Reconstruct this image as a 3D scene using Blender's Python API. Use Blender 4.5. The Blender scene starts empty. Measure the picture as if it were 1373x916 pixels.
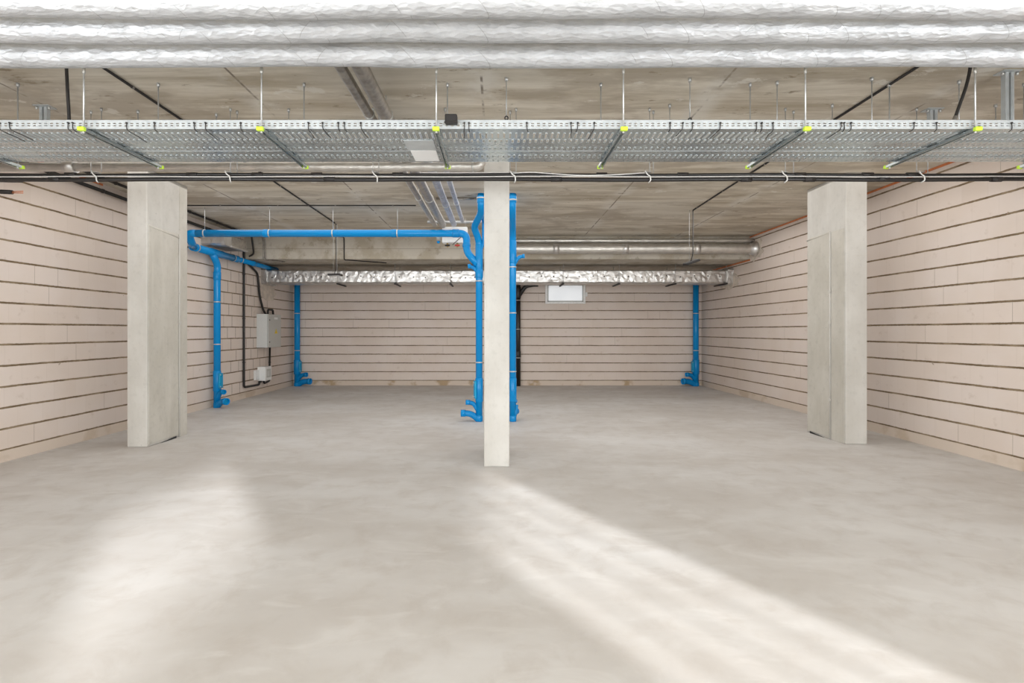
import bpy, bmesh, math, random
from mathutils import Vector, Matrix
random.seed(7)
S = bpy.context.scene
COL = S.collection

# ------------------------------------------------------------------ camera
F = 686.0                       # focal length in pixels of the 1373 x 916 frame
CAMZ, VX, VY = 1.5, 668.0, 444.0
cam = bpy.data.cameras.new('camera')
cam.sensor_width = 36.0
cam.lens = F / 1373 * 36
cam.shift_x = (686.5 - VX) / 1373
cam.shift_y = -(458 - VY) / 1373
cam.clip_start, cam.clip_end = 0.05, 200
cam_o = bpy.data.objects.new('camera', cam)
COL.objects.link(cam_o)
cam_o.location = (0, 0, CAMZ)
cam_o.rotation_euler = (math.pi / 2, 0, 0)
S.camera = cam_o

# ------------------------------------------------------------------ light
S.view_settings.view_transform = 'Standard'
S.view_settings.look = 'None'
S.view_settings.gamma = 1.0
S.view_settings.use_curve_mapping = False
S.view_settings.exposure = 0.29
w = bpy.data.worlds.new('world'); S.world = w; w.use_nodes = True
w.node_tree.nodes['Background'].inputs[0].default_value = (0.80, 0.90, 1.0, 1)
w.node_tree.nodes['Background'].inputs[1].default_value = 1.0

def area(name, loc, rot, sx, sy, power, col, spread=math.pi):
    l = bpy.data.lights.new(name, 'AREA'); l.shape = 'RECTANGLE'
    l.size, l.size_y, l.energy, l.color, l.spread = sx, sy, power, col, spread
    o = bpy.data.objects.new(name, l); COL.objects.link(o)
    o.location, o.rotation_euler = loc, rot
    return o
R90 = math.pi / 2
# daylight through garage openings behind the camera; side panels added to brighten the room
DAY = (0.885, 0.95, 1.0)
area('daylight_rear', (0, -11.85, 1.8), (R90, 0, 0), 10.8, 3.3, 640, DAY)
area('side_fill_left', (-5.55, -3.4, 1.25), (0, -R90, 0), 2.2, 8.4, 520, DAY)
area('side_fill_right', (5.50, -3.4, 1.25), (0, R90, 0), 2.2, 8.4, 520, DAY)
# soft fill added under the slab to brighten the far half, no fixture there
area('slab_fill', (0, 7.9, 3.56), (0, 0, 0), 10.4, 5.0, 160, (1.0, 0.985, 0.96))
SUN_DIR = Vector((-1.6, 2.5, -0.594)).normalized()
sun = bpy.data.lights.new('sun', 'SUN'); sun.energy = 7.0; sun.angle = math.radians(1.15)
sun.color = (0.97, 0.985, 1.0)
sun_o = bpy.data.objects.new('sun', sun); COL.objects.link(sun_o)
sun_o.rotation_euler = SUN_DIR.to_track_quat('-Z', 'Y').to_euler()

# ------------------------------------------------------------------ node helpers
class NT:
    def __init__(s, name):
        s.m = bpy.data.materials.new(name); s.m.use_nodes = True
        s.t = s.m.node_tree; s.n = s.t.nodes; s.b = s.n['Principled BSDF']
        s.pos = s.n.new('ShaderNodeTexCoord').outputs['Object']
    def put(s, sock, v):
        if hasattr(v, 'is_output'): s.t.links.new(v, sock)
        else: sock.default_value = v
    def M(s, op, a, b=None, c=None):
        n = s.n.new('ShaderNodeMath'); n.operation = op
        s.put(n.inputs[0], a)
        if b is not None: s.put(n.inputs[1], b)
        if c is not None: s.put(n.inputs[2], c)
        return n.outputs[0]
    def sep(s, v):
        n = s.n.new('ShaderNodeSeparateXYZ'); s.put(n.inputs[0], v); return n.outputs
    def comb(s, x=0., y=0., z=0.):
        n = s.n.new('ShaderNodeCombineXYZ')
        for i, v in enumerate((x, y, z)): s.put(n.inputs[i], v)
        return n.outputs[0]
    def scale(s, v, k, off=(0, 0, 0)):
        n = s.n.new('ShaderNodeMapping'); s.put(n.inputs[0], v)
        n.inputs['Scale'].default_value = k; n.inputs['Location'].default_value = off
        return n.outputs[0]
    def noise(s, v, sc, det=4, rough=.55, dist=0.):
        n = s.n.new('ShaderNodeTexNoise'); s.put(n.inputs['Vector'], v)
        n.inputs['Scale'].default_value = sc; n.inputs['Detail'].default_value = det
        n.inputs['Roughness'].default_value = rough; n.inputs['Distortion'].default_value = dist
        return n.outputs[0]
    def vor(s, v, sc, feat='F1'):
        n = s.n.new('ShaderNodeTexVoronoi'); s.put(n.inputs['Vector'], v); n.feature = feat
        n.inputs['Scale'].default_value = sc
        return n.outputs[0]
    def white(s, v):
        n = s.n.new('ShaderNodeTexWhiteNoise'); s.put(n.inputs['Vector'], v); return n.outputs[0]
    def ramp(s, v, a, b, lo=0., hi=1.):
        n = s.n.new('ShaderNodeMapRange'); n.clamp = True; n.interpolation_type = 'SMOOTHSTEP'
        s.put(n.inputs[0], v)
        for i, x in zip((1, 2, 3, 4), (a, b, lo, hi)): s.put(n.inputs[i], x)
        return n.outputs[0]
    def mix(s, f, a, b, mode='MIX'):
        n = s.n.new('ShaderNodeMix'); n.data_type = 'RGBA'; n.blend_type = mode
        s.put(n.inputs[0], f); s.put(n.inputs[6], a); s.put(n.inputs[7], b)
        return n.outputs[2]
    def bump(s, h, strength=.3, dist=.01):
        n = s.n.new('ShaderNodeBump'); s.put(n.inputs['Height'], h)
        n.inputs['Strength'].default_value = strength; n.inputs['Distance'].default_value = dist
        s.t.links.new(n.outputs[0], s.b.inputs['Normal'])
    def out(s, col=None, rough=None, metal=None, spec=None):
        for k, v in (('Base Color', col), ('Roughness', rough), ('Metallic', metal), ('Specular IOR Level', spec)):
            if v is not None: s.put(s.b.inputs[k], v)
        return s.m

def c4(r, g, b): return (r, g, b, 1)
def plain(name, col, rough=.5, metal=0., var=.06, sc=30., bump=0.):
    t = NT(name); n = t.noise(t.pos, sc, 3)
    f = t.ramp(n, .3, .7)
    t.out(t.mix(f, c4(*[x * (1 - var) for x in col]), c4(*[min(1, x * (1 + var)) for x in col])),
          t.ramp(n, .25, .75, max(0, rough - .06), rough + .06), metal)
    if bump: t.bump(n, bump, .005)
    return t.m

# ------------------------------------------------------------------ materials
def block_mat(name, axis, prob, wear_from=None, foot_stain=.35):
    """aerated blocks with dark raked bed joints; u runs along the wall, z up (metres)"""
    t = NT(name); x, y, z = t.sep(t.pos)
    u = x if axis == 'x' else y
    uv = t.comb(u, z, 0.)
    wob = t.M('MULTIPLY', t.M('SUBTRACT', t.noise(uv, 3.0, 3), .5), .012)
    v = t.M('DIVIDE', t.M('SUBTRACT', t.M('ADD', z, wob), .14), .2407)
    row = t.M('FLOOR', v); fr = t.M('SUBTRACT', v, row)
    e = t.M('MULTIPLY', t.M('MINIMUM', fr, t.M('SUBTRACT', 1., fr)), .2407)
    shift = t.M('MULTIPLY', t.white(t.comb(row, 3.3, 1.)), 1.0)
    uu = t.M('ADD', t.M('DIVIDE', u, .33), t.M('ADD', t.M('MULTIPLY', row, .5), t.M('MULTIPLY', shift, .3)))
    colm = t.M('FLOOR', uu); fu = t.M('SUBTRACT', uu, colm)
    eu = t.M('MULTIPLY', fu, .33)
    edge_n = t.M('MULTIPLY', t.noise(uv, 30., 4), .010)
    bed = t.M('SUBTRACT', 1., t.ramp(e, t.M('ADD', .0040, edge_n), t.M('ADD', .0085, edge_n)))
    head = t.M('SUBTRACT', 1., t.ramp(eu, .0015, .006))
    rnd = t.white(t.comb(row, colm, 9.))
    strong = t.M('LESS_THAN', rnd, prob)
    if wear_from is not None:
        far = t.M('MULTIPLY', t.ramp(u, wear_from, wear_from + .3), t.M('LESS_THAN', rnd, .75))
        far = t.M('MULTIPLY', far, t.ramp(u, wear_from + 2.6, wear_from + 2.2))
        strong = t.M('MAXIMUM', strong, far)
        head_w = t.M('SUBTRACT', 1., t.ramp(eu, t.M('MULTIPLY', edge_n, 2.6), t.M('ADD', .008, t.M('MULTIPLY', edge_n, 2.6))))
        head = t.M('MAXIMUM', head, t.M('MULTIPLY', far, head_w))
    head = t.M('MULTIPLY', head, t.M('ADD', .13, t.M('MULTIPLY', strong, .72)))
    tint = t.white(t.comb(row, colm, 2.))
    base = t.mix(tint, c4(.685, .585, .515), c4(.71, .612, .545))
    base = t.mix(t.ramp(t.noise(uv, 1.1, 4), .35, .7), base, c4(.725, .635, .58))
    base = t.mix(t.M('MULTIPLY', t.ramp(t.noise(uv, 5., 5, .65), .60, .72), .25), base, c4(.42, .31, .235))
    chip = t.M('MULTIPLY', t.ramp(t.noise(uv, 9., 2), .735, .76), t.ramp(e, .05, .02))
    jc = t.mix(t.ramp(t.noise(uv, 4., 3), .4, .65), c4(.175, .122, .072), c4(.31, .235, .155))
    base = t.mix(head, base, c4(.26, .20, .145))
    base = t.mix(bed, base, jc)
    base = t.mix(chip, base, c4(.36, .27, .20))
    foot = t.M('LESS_THAN', z, .133)
    fc = t.mix(t.M('MULTIPLY', t.ramp(t.noise(uv, 1.6, 4), .52, .62), foot_stain), c4(.66, .56, .475), c4(.42, .30, .18))
    base = t.mix(foot, base, fc)
    h = t.M('SUBTRACT', t.M('MULTIPLY', t.noise(uv, 60., 3), .12), t.M('MAXIMUM', bed, t.M('MULTIPLY', head, .5)))
    t.bump(h, .5, .012)
    return t.out(base, .92, 0., .25)

def floor_mat():
    t = NT('power_floated_concrete'); p = t.pos
    n1 = t.noise(t.scale(p, (.5, .9, 1)), .9, 5, .6); n2 = t.noise(p, 3.5, 6, .65, .4)
    base = t.mix(t.ramp(n1, .35, .68), c4(.525, .495, .467), c4(.63, .615, .602))
    base = t.mix(t.M('MULTIPLY', t.ramp(n2, .45, .72), .55), base, c4(.48, .44, .405))
    swirl = t.noise(t.scale(p, (1, 2.2, 1)), 1.7, 5, .6, 1.2)
    base = t.mix(t.M('MULTIPLY', t.ramp(swirl, .5, .72), .35), base, c4(.70, .685, .668))
    speck = t.ramp(t.vor(p, 3.2), .012, .006)
    speck = t.M('MULTIPLY', speck, t.M('GREATER_THAN', t.white(t.scale(p, (0, 0, 0))), -1.))
    base = t.mix(t.M('MULTIPLY', speck, .35), base, c4(.2, .17, .14))
    t.bump(t.noise(p, 14., 5), .06, .004)
    return t.out(base, t.ramp(n2, .3, .7, .5, .66), 0., .35)

def ceil_mat():
    t = NT('board_marked_concrete_soffit'); p = t.pos; x, y, z = t.sep(p)
    st = t.noise(t.scale(p, (.35, 3.0, 1)), 1.5, 8, .70, .3)
    big = t.noise(t.scale(p, (.7, 1.0, 1)), .8, 4)
    base = t.mix(t.ramp(st, .33, .68), c4(.455, .39, .295), c4(.76, .70, .60))
    base = t.mix(t.ramp(big, .4, .66, 0., .6), base, c4(.67, .63, .555))
    # panel joints along the room
    j = t.M('SUBTRACT', t.M('FRACT', t.M('DIVIDE', t.M('ADD', x, 4.22 + 20.4 + 1.02), 2.04)), .5)
    j = t.M('MULTIPLY', t.M('ABSOLUTE', j), 2.04)
    smear = t.M('MULTIPLY', t.ramp(j, .22, .02), t.ramp(t.noise(p, 2.2, 5, .6), .40, .55))
    base = t.mix(t.M('MULTIPLY', smear, .75), base, c4(.72, .685, .62))
    line = t.M('MULTIPLY', t.ramp(j, .014, .006), t.ramp(t.noise(p, 3.2, 3), .42, .55))
    base = t.mix(t.M('MULTIPLY', line, .8), base, c4(.15, .115, .085))
    # board lines across the room
    k = t.M('ABSOLUTE', t.M('SUBTRACT', t.M('FRACT', t.M('DIVIDE', y, 1.52)), .5))
    bl = t.M('MULTIPLY', t.ramp(k, .006, .002), t.ramp(t.noise(p, 1.3, 3), .42, .6))
    base = t.mix(t.M('MULTIPLY', bl, .45), base, c4(.2, .16, .12))
    # spalls and stains
    sp = t.ramp(t.noise(t.scale(p, (.8, 2.0, 1)), 3.2, 7, .72), .60, .68)
    base = t.mix(t.M('MULTIPLY', sp, .75), base, c4(.22, .165, .10))
    bl2 = t.ramp(t.noise(t.scale(p, (.6, 1.3, 1), (3, 9, 0)), 1.3, 5, .6), .50, .62)
    base = t.mix(t.M('MULTIPLY', bl2, .6), base, c4(.37, .31, .235))
    pl = t.ramp(t.noise(t.scale(p, (1.1, 1.6, 1), (7, 3, 0)), 2.1, 6, .7), .62, .67)
    base = t.mix(t.M('MULTIPLY', pl, .65), base, c4(.76, .725, .66))
    t.bump(st, .15, .01)
    return t.out(base, .85, 0., .3)

def concrete_mat(name, a, b, stain=.25):
    t = NT(name); p = t.pos
    n = t.noise(t.scale(p, (1, 1, .55)), 2.2, 6, .6); f = t.noise(p, 14., 5, .6)
    base = t.mix(t.ramp(n, .32, .68), c4(*a), c4(*b))
    base = t.mix(t.M('MULTIPLY', t.ramp(f, .5, .75), stain), base, c4(*[k * .68 for k in a]))
    streak = t.noise(t.scale(p, (6, 6, .35)), 2.0, 4)
    base = t.mix(t.M('MULTIPLY', t.ramp(streak, .54, .7), stain), base, c4(*[min(1, k * 1.12) for k in b]))
    hole = t.M('MULTIPLY', t.ramp(t.vor(p, 7.), .055, .035), t.ramp(t.noise(p, 4., 2), .5, .55))
    base = t.mix(t.M('MULTIPLY', hole, .6), base, c4(.2, .17, .14))
    t.bump(t.M('SUBTRACT', f, hole), .12, .004)
    return t.out(base, .8, 0., .3)

def beam_mat():
    t = NT('patched_beam_concrete'); p = t.pos; x, y, z = t.sep(p)
    n = t.noise(p, 1.6, 6, .65)
    base = t.mix(t.ramp(n, .42, .56), c4(.43, .375, .295), c4(.55, .505, .435))
    base = t.mix(t.M('MULTIPLY', t.ramp(t.noise(p, 5., 6, .7), .56, .64), .5), base, c4(.27, .22, .155))
    hz = t.ramp(t.M('ABSOLUTE', t.M('SUBTRACT', z, 3.33)), .012, .004)
    base = t.mix(t.M('MULTIPLY', hz, .5), base, c4(.24, .20, .15))
    t.bump(n, .1, .01)
    return t.out(base, .85, 0., .3)

def foil_mat(name, tint, crumple, rough=.32, sc=1.0, metal=.88, seams=True):
    t = NT(name); p = t.pos; x, y, z = t.sep(p)
    w1 = t.noise(t.scale(p, (.35, 1, 1)), 26. * sc, 5, .6, .6)
    w2 = t.vor(t.scale(p, (.4, 1, 1)), 34. * sc, 'F1')
    h = t.M('ADD', t.M('MULTIPLY', w1, .6), t.M('MULTIPLY', w2, .4))
    base = t.mix(t.ramp(t.noise(p, 7., 4), .4, .68), c4(*tint), c4(*[k * .86 for k in tint]))
    if seams:
        ln = None
        for k in (1.15, -1.15):
            q = t.M('ABSOLUTE', t.M('SUBTRACT', t.M('FRACT', t.M('DIVIDE', t.M('ADD', x, t.M('MULTIPLY', z, k)), .23)), .5))
            q = t.M('MULTIPLY', t.ramp(q, .014, .005), t.ramp(t.noise(t.scale(p, (1, 1, 1), (k, 0, 0)), 5., 2), .52, .6))
            ln = q if ln is None else t.M('MAXIMUM', ln, q)
        ln = t.M('MULTIPLY', ln, t.ramp(z, .03, -.02))
        dash = t.M('MULTIPLY', t.M('LESS_THAN', t.M('FRACT', t.M('MULTIPLY', x, 2.6)), .16),
                   t.ramp(t.M('ABSOLUTE', t.M('SUBTRACT', z, .035)), .006, .003))
        dash = t.M('MULTIPLY', dash, t.ramp(t.noise(t.scale(p, (9, 1, 1)), 11., 2), .45, .55))
        base = t.mix(t.M('MULTIPLY', t.M('MAXIMUM', ln, dash), .5), base, c4(.20, .19, .18))
    t.bump(h, crumple, .012)
    return t.out(base, t.ramp(w1, .3, .7, rough - .08, rough + .12), metal)

def pane_mat():
    """frosted glazing with daylight behind it"""
    t = NT('frosted_film'); n = t.noise(t.pos, 5., 3)
    c = t.mix(t.ramp(n, .3, .7), c4(.78, .81, .84), c4(.88, .90, .92))
    t.put(t.b.inputs['Emission Color'], c); t.b.inputs['Emission Strength'].default_value = .34
    return t.out(c, .4)

MAT = dict(
    wall_l=block_mat('aerated_block_masonry_left', 'y', .10, 10.35),
    wall_r=block_mat('aerated_block_masonry_right', 'y', .12),
    wall_b=block_mat('aerated_block_masonry_back', 'x', .10, None, .9),
    floor=floor_mat(), ceil=ceil_mat(), beam=beam_mat(),
    col=concrete_mat('fair_faced_concrete', (.49, .465, .425), (.57, .548, .51)),
    colside=concrete_mat('formwork_panel_concrete', (.47, .44, .385), (.56, .53, .475), .28),
    plaster=plain('rear_wall_render', (.62, .58, .54), .9),
    foil=foil_mat('aluminium_foil_lagging', (.53, .535, .545), .85, .50, 1.3, .55),
    foilrough=foil_mat('crumpled_foil_wrap', (.68, .665, .645), .8, .36, .5, .9, False),
    foildull=foil_mat('dull_foil_lagging', (.63, .605, .565), .6, .40, 1., .8, False),
    galv=plain('galvanised_steel', (.50, .545, .55), .26, .85, .07, 3.),
    galvlip=plain('galvanised_tray_edge', (.50, .525, .53), .42, .3, .06, 14.),
    rod=plain('zinc_plated_rod', (.52, .525, .52), .42, .6, .1),
    zinc=plain('bright_zinc_clip', (.58, .58, .56), .35, .7, .08),
    lime=plain('lime_plastic', (.56, .80, .05), .45),
    blue=plain('blue_drain_pipe', (.002, .245, .60), .20, 0., .012, 3.),
    bluefit=plain('blue_fitting', (.002, .225, .55), .22, 0., .012, 3.),
    teal=plain('teal_blue_cover', (.003, .29, .53), .32, 0., .05, 4.),
    black=plain('black_conduit', (.012, .010, .009), .42),
    rubber=plain('black_cable', (.016, .013, .012), .55),
    greycable=plain('grey_cable', (.52, .50, .48), .5),
    ribbon=plain('white_tie', (.72, .71, .68), .55),
    greypipe=plain('grey_pipe_lagging', (.36, .33, .295), .34, .6, .25, 14.),
    bluegrey=plain('blue_grey_pipe_lagging', (.43, .455, .53), .42, .3, .22, 14.),
    boxgrey=plain('light_grey_enclosure', (.60, .605, .59), .42, 0., .012),
    boxdoor=plain('grey_enclosure_door', (.50, .495, .47), .42, 0., .012),
    white=plain('white_plastic', (.80, .80, .79), .4, 0., .012),
    pane=pane_mat(),
    mortar=plain('pale_mortar', (.62, .54, .46), .9, 0., .12, 9., .3),
    frame=plain('white_window_frame', (.86, .855, .84), .45),
    yellow=plain('yellow_sticker', (.80, .58, .03), .5),
    red=plain('red_valve_handle', (.50, .03, .025), .4),
    brass=plain('brass_valve', (.55, .40, .16), .35, .8),
    orange=plain('orange_foam', (.60, .20, .075), .85, 0., .15, 12.),
    dark=plain('dark_gap_shade', (.02, .02, .02), .8),  # near-black colour standing for shade at the column feet
    lens=plain('pale_lamp_lens', (.66, .68, .70), .3),
)

for k_ in ('blue', 'bluefit', 'teal'):
    MAT[k_].node_tree.nodes['Principled BSDF'].inputs['Specular IOR Level'].default_value = .28

# ------------------------------------------------------------------ object helpers
def offset(p):
    v = Vector((0, 0, 0))
    while p is not None: v += p.location; p = p.parent
    return v

class MB:
    def __init__(s): s.bm = bmesh.new()
    def box(s, x0, x1, y0, y1, z0, z1, bev=0., rot=None, seg=1):
        r = bmesh.ops.create_cube(s.bm, size=1.0)
        vs = r['verts']
        c = Vector(((x0 + x1) / 2, (y0 + y1) / 2, (z0 + z1) / 2))
        for v in vs: v.co = Vector((v.co.x * (x1 - x0), v.co.y * (y1 - y0), v.co.z * (z1 - z0)))
        if bev:
            es = list({e for v in vs for e in v.link_edges})
            g = bmesh.ops.bevel(s.bm, geom=es, offset=bev, segments=seg, affect='EDGES', profile=.5)
            vs = list({v for f in g['faces'] for v in f.verts} | {v for v in vs if v.is_valid})
        for v in vs:
            if rot is not None: v.co = rot @ v.co
            v.co += c
        return s
    def tube(s, pts, r, seg=16, caps=True, inner=None):
        pts = [Vector(p) for p in pts]
        rs = r if isinstance(r, (list, tuple)) else [r] * len(pts)
        n = len(pts); rings = []
        t0 = (pts[1] - pts[0]).normalized()
        up = Vector((0, 0, 1)) if abs(t0.z) < .9 else Vector((0, 1, 0))
        nrm = (up - t0 * up.dot(t0)).normalized()
        for i in range(n):
            if i == 0: t = pts[1] - pts[0]
            elif i == n - 1: t = pts[-1] - pts[-2]
            else: t = (pts[i] - pts[i - 1]).normalized() + (pts[i + 1] - pts[i]).normalized()
            t.normalize()
            nrm = (nrm - t * nrm.dot(t)).normalized(); b = t.cross(nrm)
            rings.append([s.bm.verts.new(pts[i] + (nrm * math.cos(2 * math.pi * k / seg) + b * math.sin(2 * math.pi * k / seg)) * rs[i]) for k in range(seg)])
        for i in range(n - 1):
            for k in range(seg):
                f = s.bm.faces.new((rings[i][k], rings[i][(k + 1) % seg], rings[i + 1][(k + 1) % seg], rings[i + 1][k]))
                f.smooth = True
        if caps:
            for rg in (list(reversed(rings[0])), rings[-1]): s.bm.faces.new(rg)
        return s
    def ring(s, c, axis, r0, r1, w, seg=20):
        """flat band (pipe clip, collar) of width w around axis at c"""
        c, a = Vector(c), Vector(axis).normalized()
        up = Vector((0, 0, 1)) if abs(a.z) < .9 else Vector((0, 1, 0))
        n = (up - a * up.dot(a)).normalized(); b = a.cross(n)
        prof = [(r0, -w / 2), (r1, -w / 2), (r1, w / 2), (r0, w / 2)]
        rg = [[s.bm.verts.new(c + (n * math.cos(2 * math.pi * k / seg) + b * math.sin(2 * math.pi * k / seg)) * q + a * h) for q, h in prof] for k in range(seg)]
        for k in range(seg):
            for j in range(4):
                f = s.bm.faces.new((rg[k][j], rg[k][(j + 1) % 4], rg[(k + 1) % seg][(j + 1) % 4], rg[(k + 1) % seg][j]))
                f.smooth = j in (1, 3)
        return s
    def sheet(s, pts, th):
        """polygon extruded by the vector th"""
        th = Vector(th)
        a = [s.bm.verts.new(p) for p in pts]; b = [s.bm.verts.new(Vector(p) + th) for p in pts]
        s.bm.faces.new(a); s.bm.faces.new(list(reversed(b)))
        for i in range(len(a)):
            j = (i + 1) % len(a); s.bm.faces.new((a[i], b[i], b[j], a[j]))
        return s
    def build(s, name, mat, parent=None):
        bmesh.ops.recalc_face_normals(s.bm, faces=s.bm.faces[:])
        me = bpy.data.meshes.new(name)
        off = offset(parent)
        for v in s.bm.verts: v.co -= off
        s.bm.to_mesh(me); s.bm.free()
        me.materials.append(MAT[mat])
        o = bpy.data.objects.new(name, me); COL.objects.link(o)
        if parent is not None: o.parent = parent
        return o

def fillet(pts, rad, n=7):
    pts = [Vector(p) for p in pts]; out = [pts[0]]
    rads = rad if isinstance(rad, (list, tuple)) else [rad] * (len(pts) - 2)
    for i in range(1, len(pts) - 1):
        a, b, c = pts[i - 1], pts[i], pts[i + 1]
        u, v = (a - b), (c - b)
        d = min(rads[i - 1], u.length * .48, v.length * .48)
        p0, p1 = b + u.normalized() * d, b + v.normalized() * d
        for k in range(n + 1):
            t = k / n
            out.append(p0 * (1 - t) ** 2 + b * 2 * t * (1 - t) + p1 * t ** 2)
    out.append(pts[-1]); return out

def tag(o, label, cat, group=None, kind=None):
    o['label'] = label; o['category'] = cat
    if group: o['group'] = group
    if kind: o['kind'] = kind
    return o
def thing(name, loc, label, cat, group=None):
    o = bpy.data.objects.new(name, None); COL.objects.link(o)
    o.location = loc; o.empty_display_size = .05
    return tag(o, label, cat, group)
def recenter(o):
    """move a one-mesh thing's origin to its centre"""
    vs = o.data.vertices
    c = sum((v.co for v in vs), Vector()) / len(vs)
    for v in vs: v.co -= c
    o.location = c
    return o
def copy_tree(o, parent=None):
    c = o.copy(); COL.objects.link(c); c.parent = parent
    for ch in list(o.children): copy_tree(ch, c)
    return c
def struct(o): o['kind'] = 'structure'; return o
ORD = ['first', 'second', 'third', 'fourth', 'fifth', 'sixth', 'seventh', 'eighth', 'ninth', 'tenth', 'eleventh', 'twelfth', 'thirteenth',
       'fourteenth', 'fifteenth', 'sixteenth', 'seventeenth', 'eighteenth', 'nineteenth', 'twentieth', 'twenty-first', 'twenty-second',
       'twenty-third', 'twenty-fourth', 'twenty-fifth', 'twenty-sixth', 'twenty-seventh', 'twenty-eighth', 'twenty-ninth', 'thirtieth',
       'thirty-first', 'thirty-second', 'thirty-third', 'thirty-fourth', 'thirty-fifth', 'thirty-sixth']
def P(px, py, d): return Vector(((px - VX) / F * d, d, CAMZ + (VY - py) / F * d))

# ------------------------------------------------------------------ the setting
XL, XR, YB, YF, ZC = -5.65, 5.60, 14.1, -12.0, 3.60
YBEAM, ZBEAM = 11.37, 3.10
struct(MB().box(XL - .3, XR + .3, YF - .3, YB + .3, -.2, 0).build('floor', 'floor'))
struct(MB().box(XL - .3, XR + .3, YF - .3, YB + .3, ZC, ZC + .25).build('ceiling', 'ceil'))
struct(MB().box(XL - .3, XL, YF, YB + .3, 0, ZC).build('wall_left', 'wall_l'))
def right_wall():
    m = MB(); y = YF             # openings beside and behind the camera that the low sun shines through
    for y0, y1, z0, z1 in ((-9.6, -7.7, 2.72, 3.2), (-5.45, -3.45, 0, 2.12)):
        m.box(XR, XR + .02, y, y0, 0, ZC).box(XR, XR + .02, y0, y1, z1, ZC)
        if z0: m.box(XR, XR + .02, y0, y1, 0, z0)
        if not z0:
            for b in (-5.0, -4.5, -4.0): m.box(XR, XR + .02, b, b + .035, 0, z1)     # mullions
        y = y1
    return m.box(XR, XR + .3, y + .5, YB + .3, 0, ZC).box(XR, XR + .02, y, y + .5, 0, ZC).build('wall_right', 'wall_r')
struct(right_wall())
struct(MB().box(XL, XR, YB, YB + .3, 0, ZC).build('wall_back', 'wall_b'))
struct(MB().box(XL, XR, YBEAM, YB, ZBEAM, ZC).build('beam', 'beam'))
struct(MB().box(XL, XR, YF - .25, YF, 0, ZC).build('wall_rear', 'plaster'))
# orange foam strip squeezed between masonry and slab
for nm, x0, x1, ya, yb in (('trim_right', XR - .012, XR, 4.5, YBEAM), ('trim_left', XL, XL + .012, 4.5, 7.3)):
    struct(MB().box(x0, x1, ya, yb, 3.572, 3.599).build(nm, 'orange'))
struct(MB().box(XR - .012, XR, YBEAM, YB, 3.065, 3.098).build('trim_1', 'orange'))

# ------------------------------------------------------------------ concrete columns
def column(name, x0, x1, y0, y1, label):
    t = thing(name, ((x0 + x1) / 2, (y0 + y1) / 2, 0), label, 'column', 'concrete columns')
    t['kind'] = 'structure'
    MB().box(x0, x1, y0, y1, 0, ZC, .012, seg=2).build('shaft', 'col', t)
    return t
t = column('column', -.157, .124, 5.65, 6.5, 'bare concrete column in the middle, in front of the two blue stacks')
MB().box(-.158, .125, 5.649, 6.501, 2.728, 2.734).build('pour_line', 'colside', t)
# day joints in the pour
tl = column('column', -4.79, -4.53, 6.6, 7.46, 'broad bare concrete column at the left, hiding part of the block wall')
tr = column('column', 4.60, 4.885, 6.77, 7.62, 'broad bare concrete column at the right, hiding part of the block wall')
MB().box(-4.791, -4.529, 6.599, 6.62, 2.452, 2.458).build('pour_line', 'colside', tl)
MB().box(4.70, 4.886, 6.769, 6.79, 2.50, 2.506).build('pour_line', 'colside', tr)
# imprint of the formwork panel on the sides that face the room
m = MB().box(-4.53, -4.522, 6.625, 7.24, .03, 2.87, .003); m.build('formwork_panel', 'colside', tl)
m = MB().box(-4.53, -4.525, 7.27, 7.44, .0, ZC - .02, .002); m.build('formwork_panel', 'colside', tl)
m = MB().box(4.592, 4.60, 7.10, 7.60, .03, 2.87, .003); m.build('formwork_panel', 'colside', tr)
m = MB().box(4.595, 4.60, 6.80, 7.06, .0, 2.87, .002); m.build('formwork_panel', 'colside', tr)
for t_, x, ys, s, ya, yb, dz in ((tl, -4.522, 7.255, 1, 6.62, 7.26, -.05), (tr, 4.592, 7.08, -1, 7.08, 7.61, -.03)):
    MB().tube([(x + s * .001, ys, .01), (x + s * .001, ys, 2.87)], .011, 6).build('formwork_ridge', 'col', t_)
    MB().tube([(x - s * .004, ya, 2.87), (x - s * .004, yb, 2.87 + dz)], .012, 6).build('formwork_ridge', 'colside', t_)
    MB().sheet([(x + s * .004, yb - .08, 0), (x + s * .004, yb - .42, 0), (x + s * .004, yb - .08, .028)], (s * .004, 0, 0)).build('gap_shade', 'dark', t_)  # dark wedge painting the shade of a narrow gap at the foot
    for z in (.55, 1.62, 2.05):
        MB().tube([(x + s * .001, ys, z), (x + s * .014, ys, z)], .024, 12).build('tie_plug', 'col', t_)

# ------------------------------------------------------------------ foil lagged pipes across the front
lab = ['foil wrapped pipe nearest the camera, cut by the top edge of the photo',
       'foil wrapped pipe under the slab, middle one of the row of three',
       'foil wrapped pipe under the slab, lowest in the photo of the row of three']
for i, (py, r) in enumerate(((3, .078), (39, .074), (73, .075))):
    d = 1.75 * F / (VY - py)
    n = 90; pts = []
    for k in range(n + 1):
        x = XL + .01 + (XR - XL - .02) * k / n
        pts.append((x, d + .004 * math.sin(x * 3.1 + i), 3.25 + .005 * math.sin(x * 1.7 + 2 * i)))
    o = MB().tube(pts, [r * (1 + .018 * math.sin(p[0] * 5.3 + i * 2) + .012 * random.uniform(-1, 1)) for p in pts], 28).build('insulated_pipe', 'foil')
    recenter(o)
    tag(o, lab[i], 'pipe', 'foil pipes under the slab')

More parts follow.
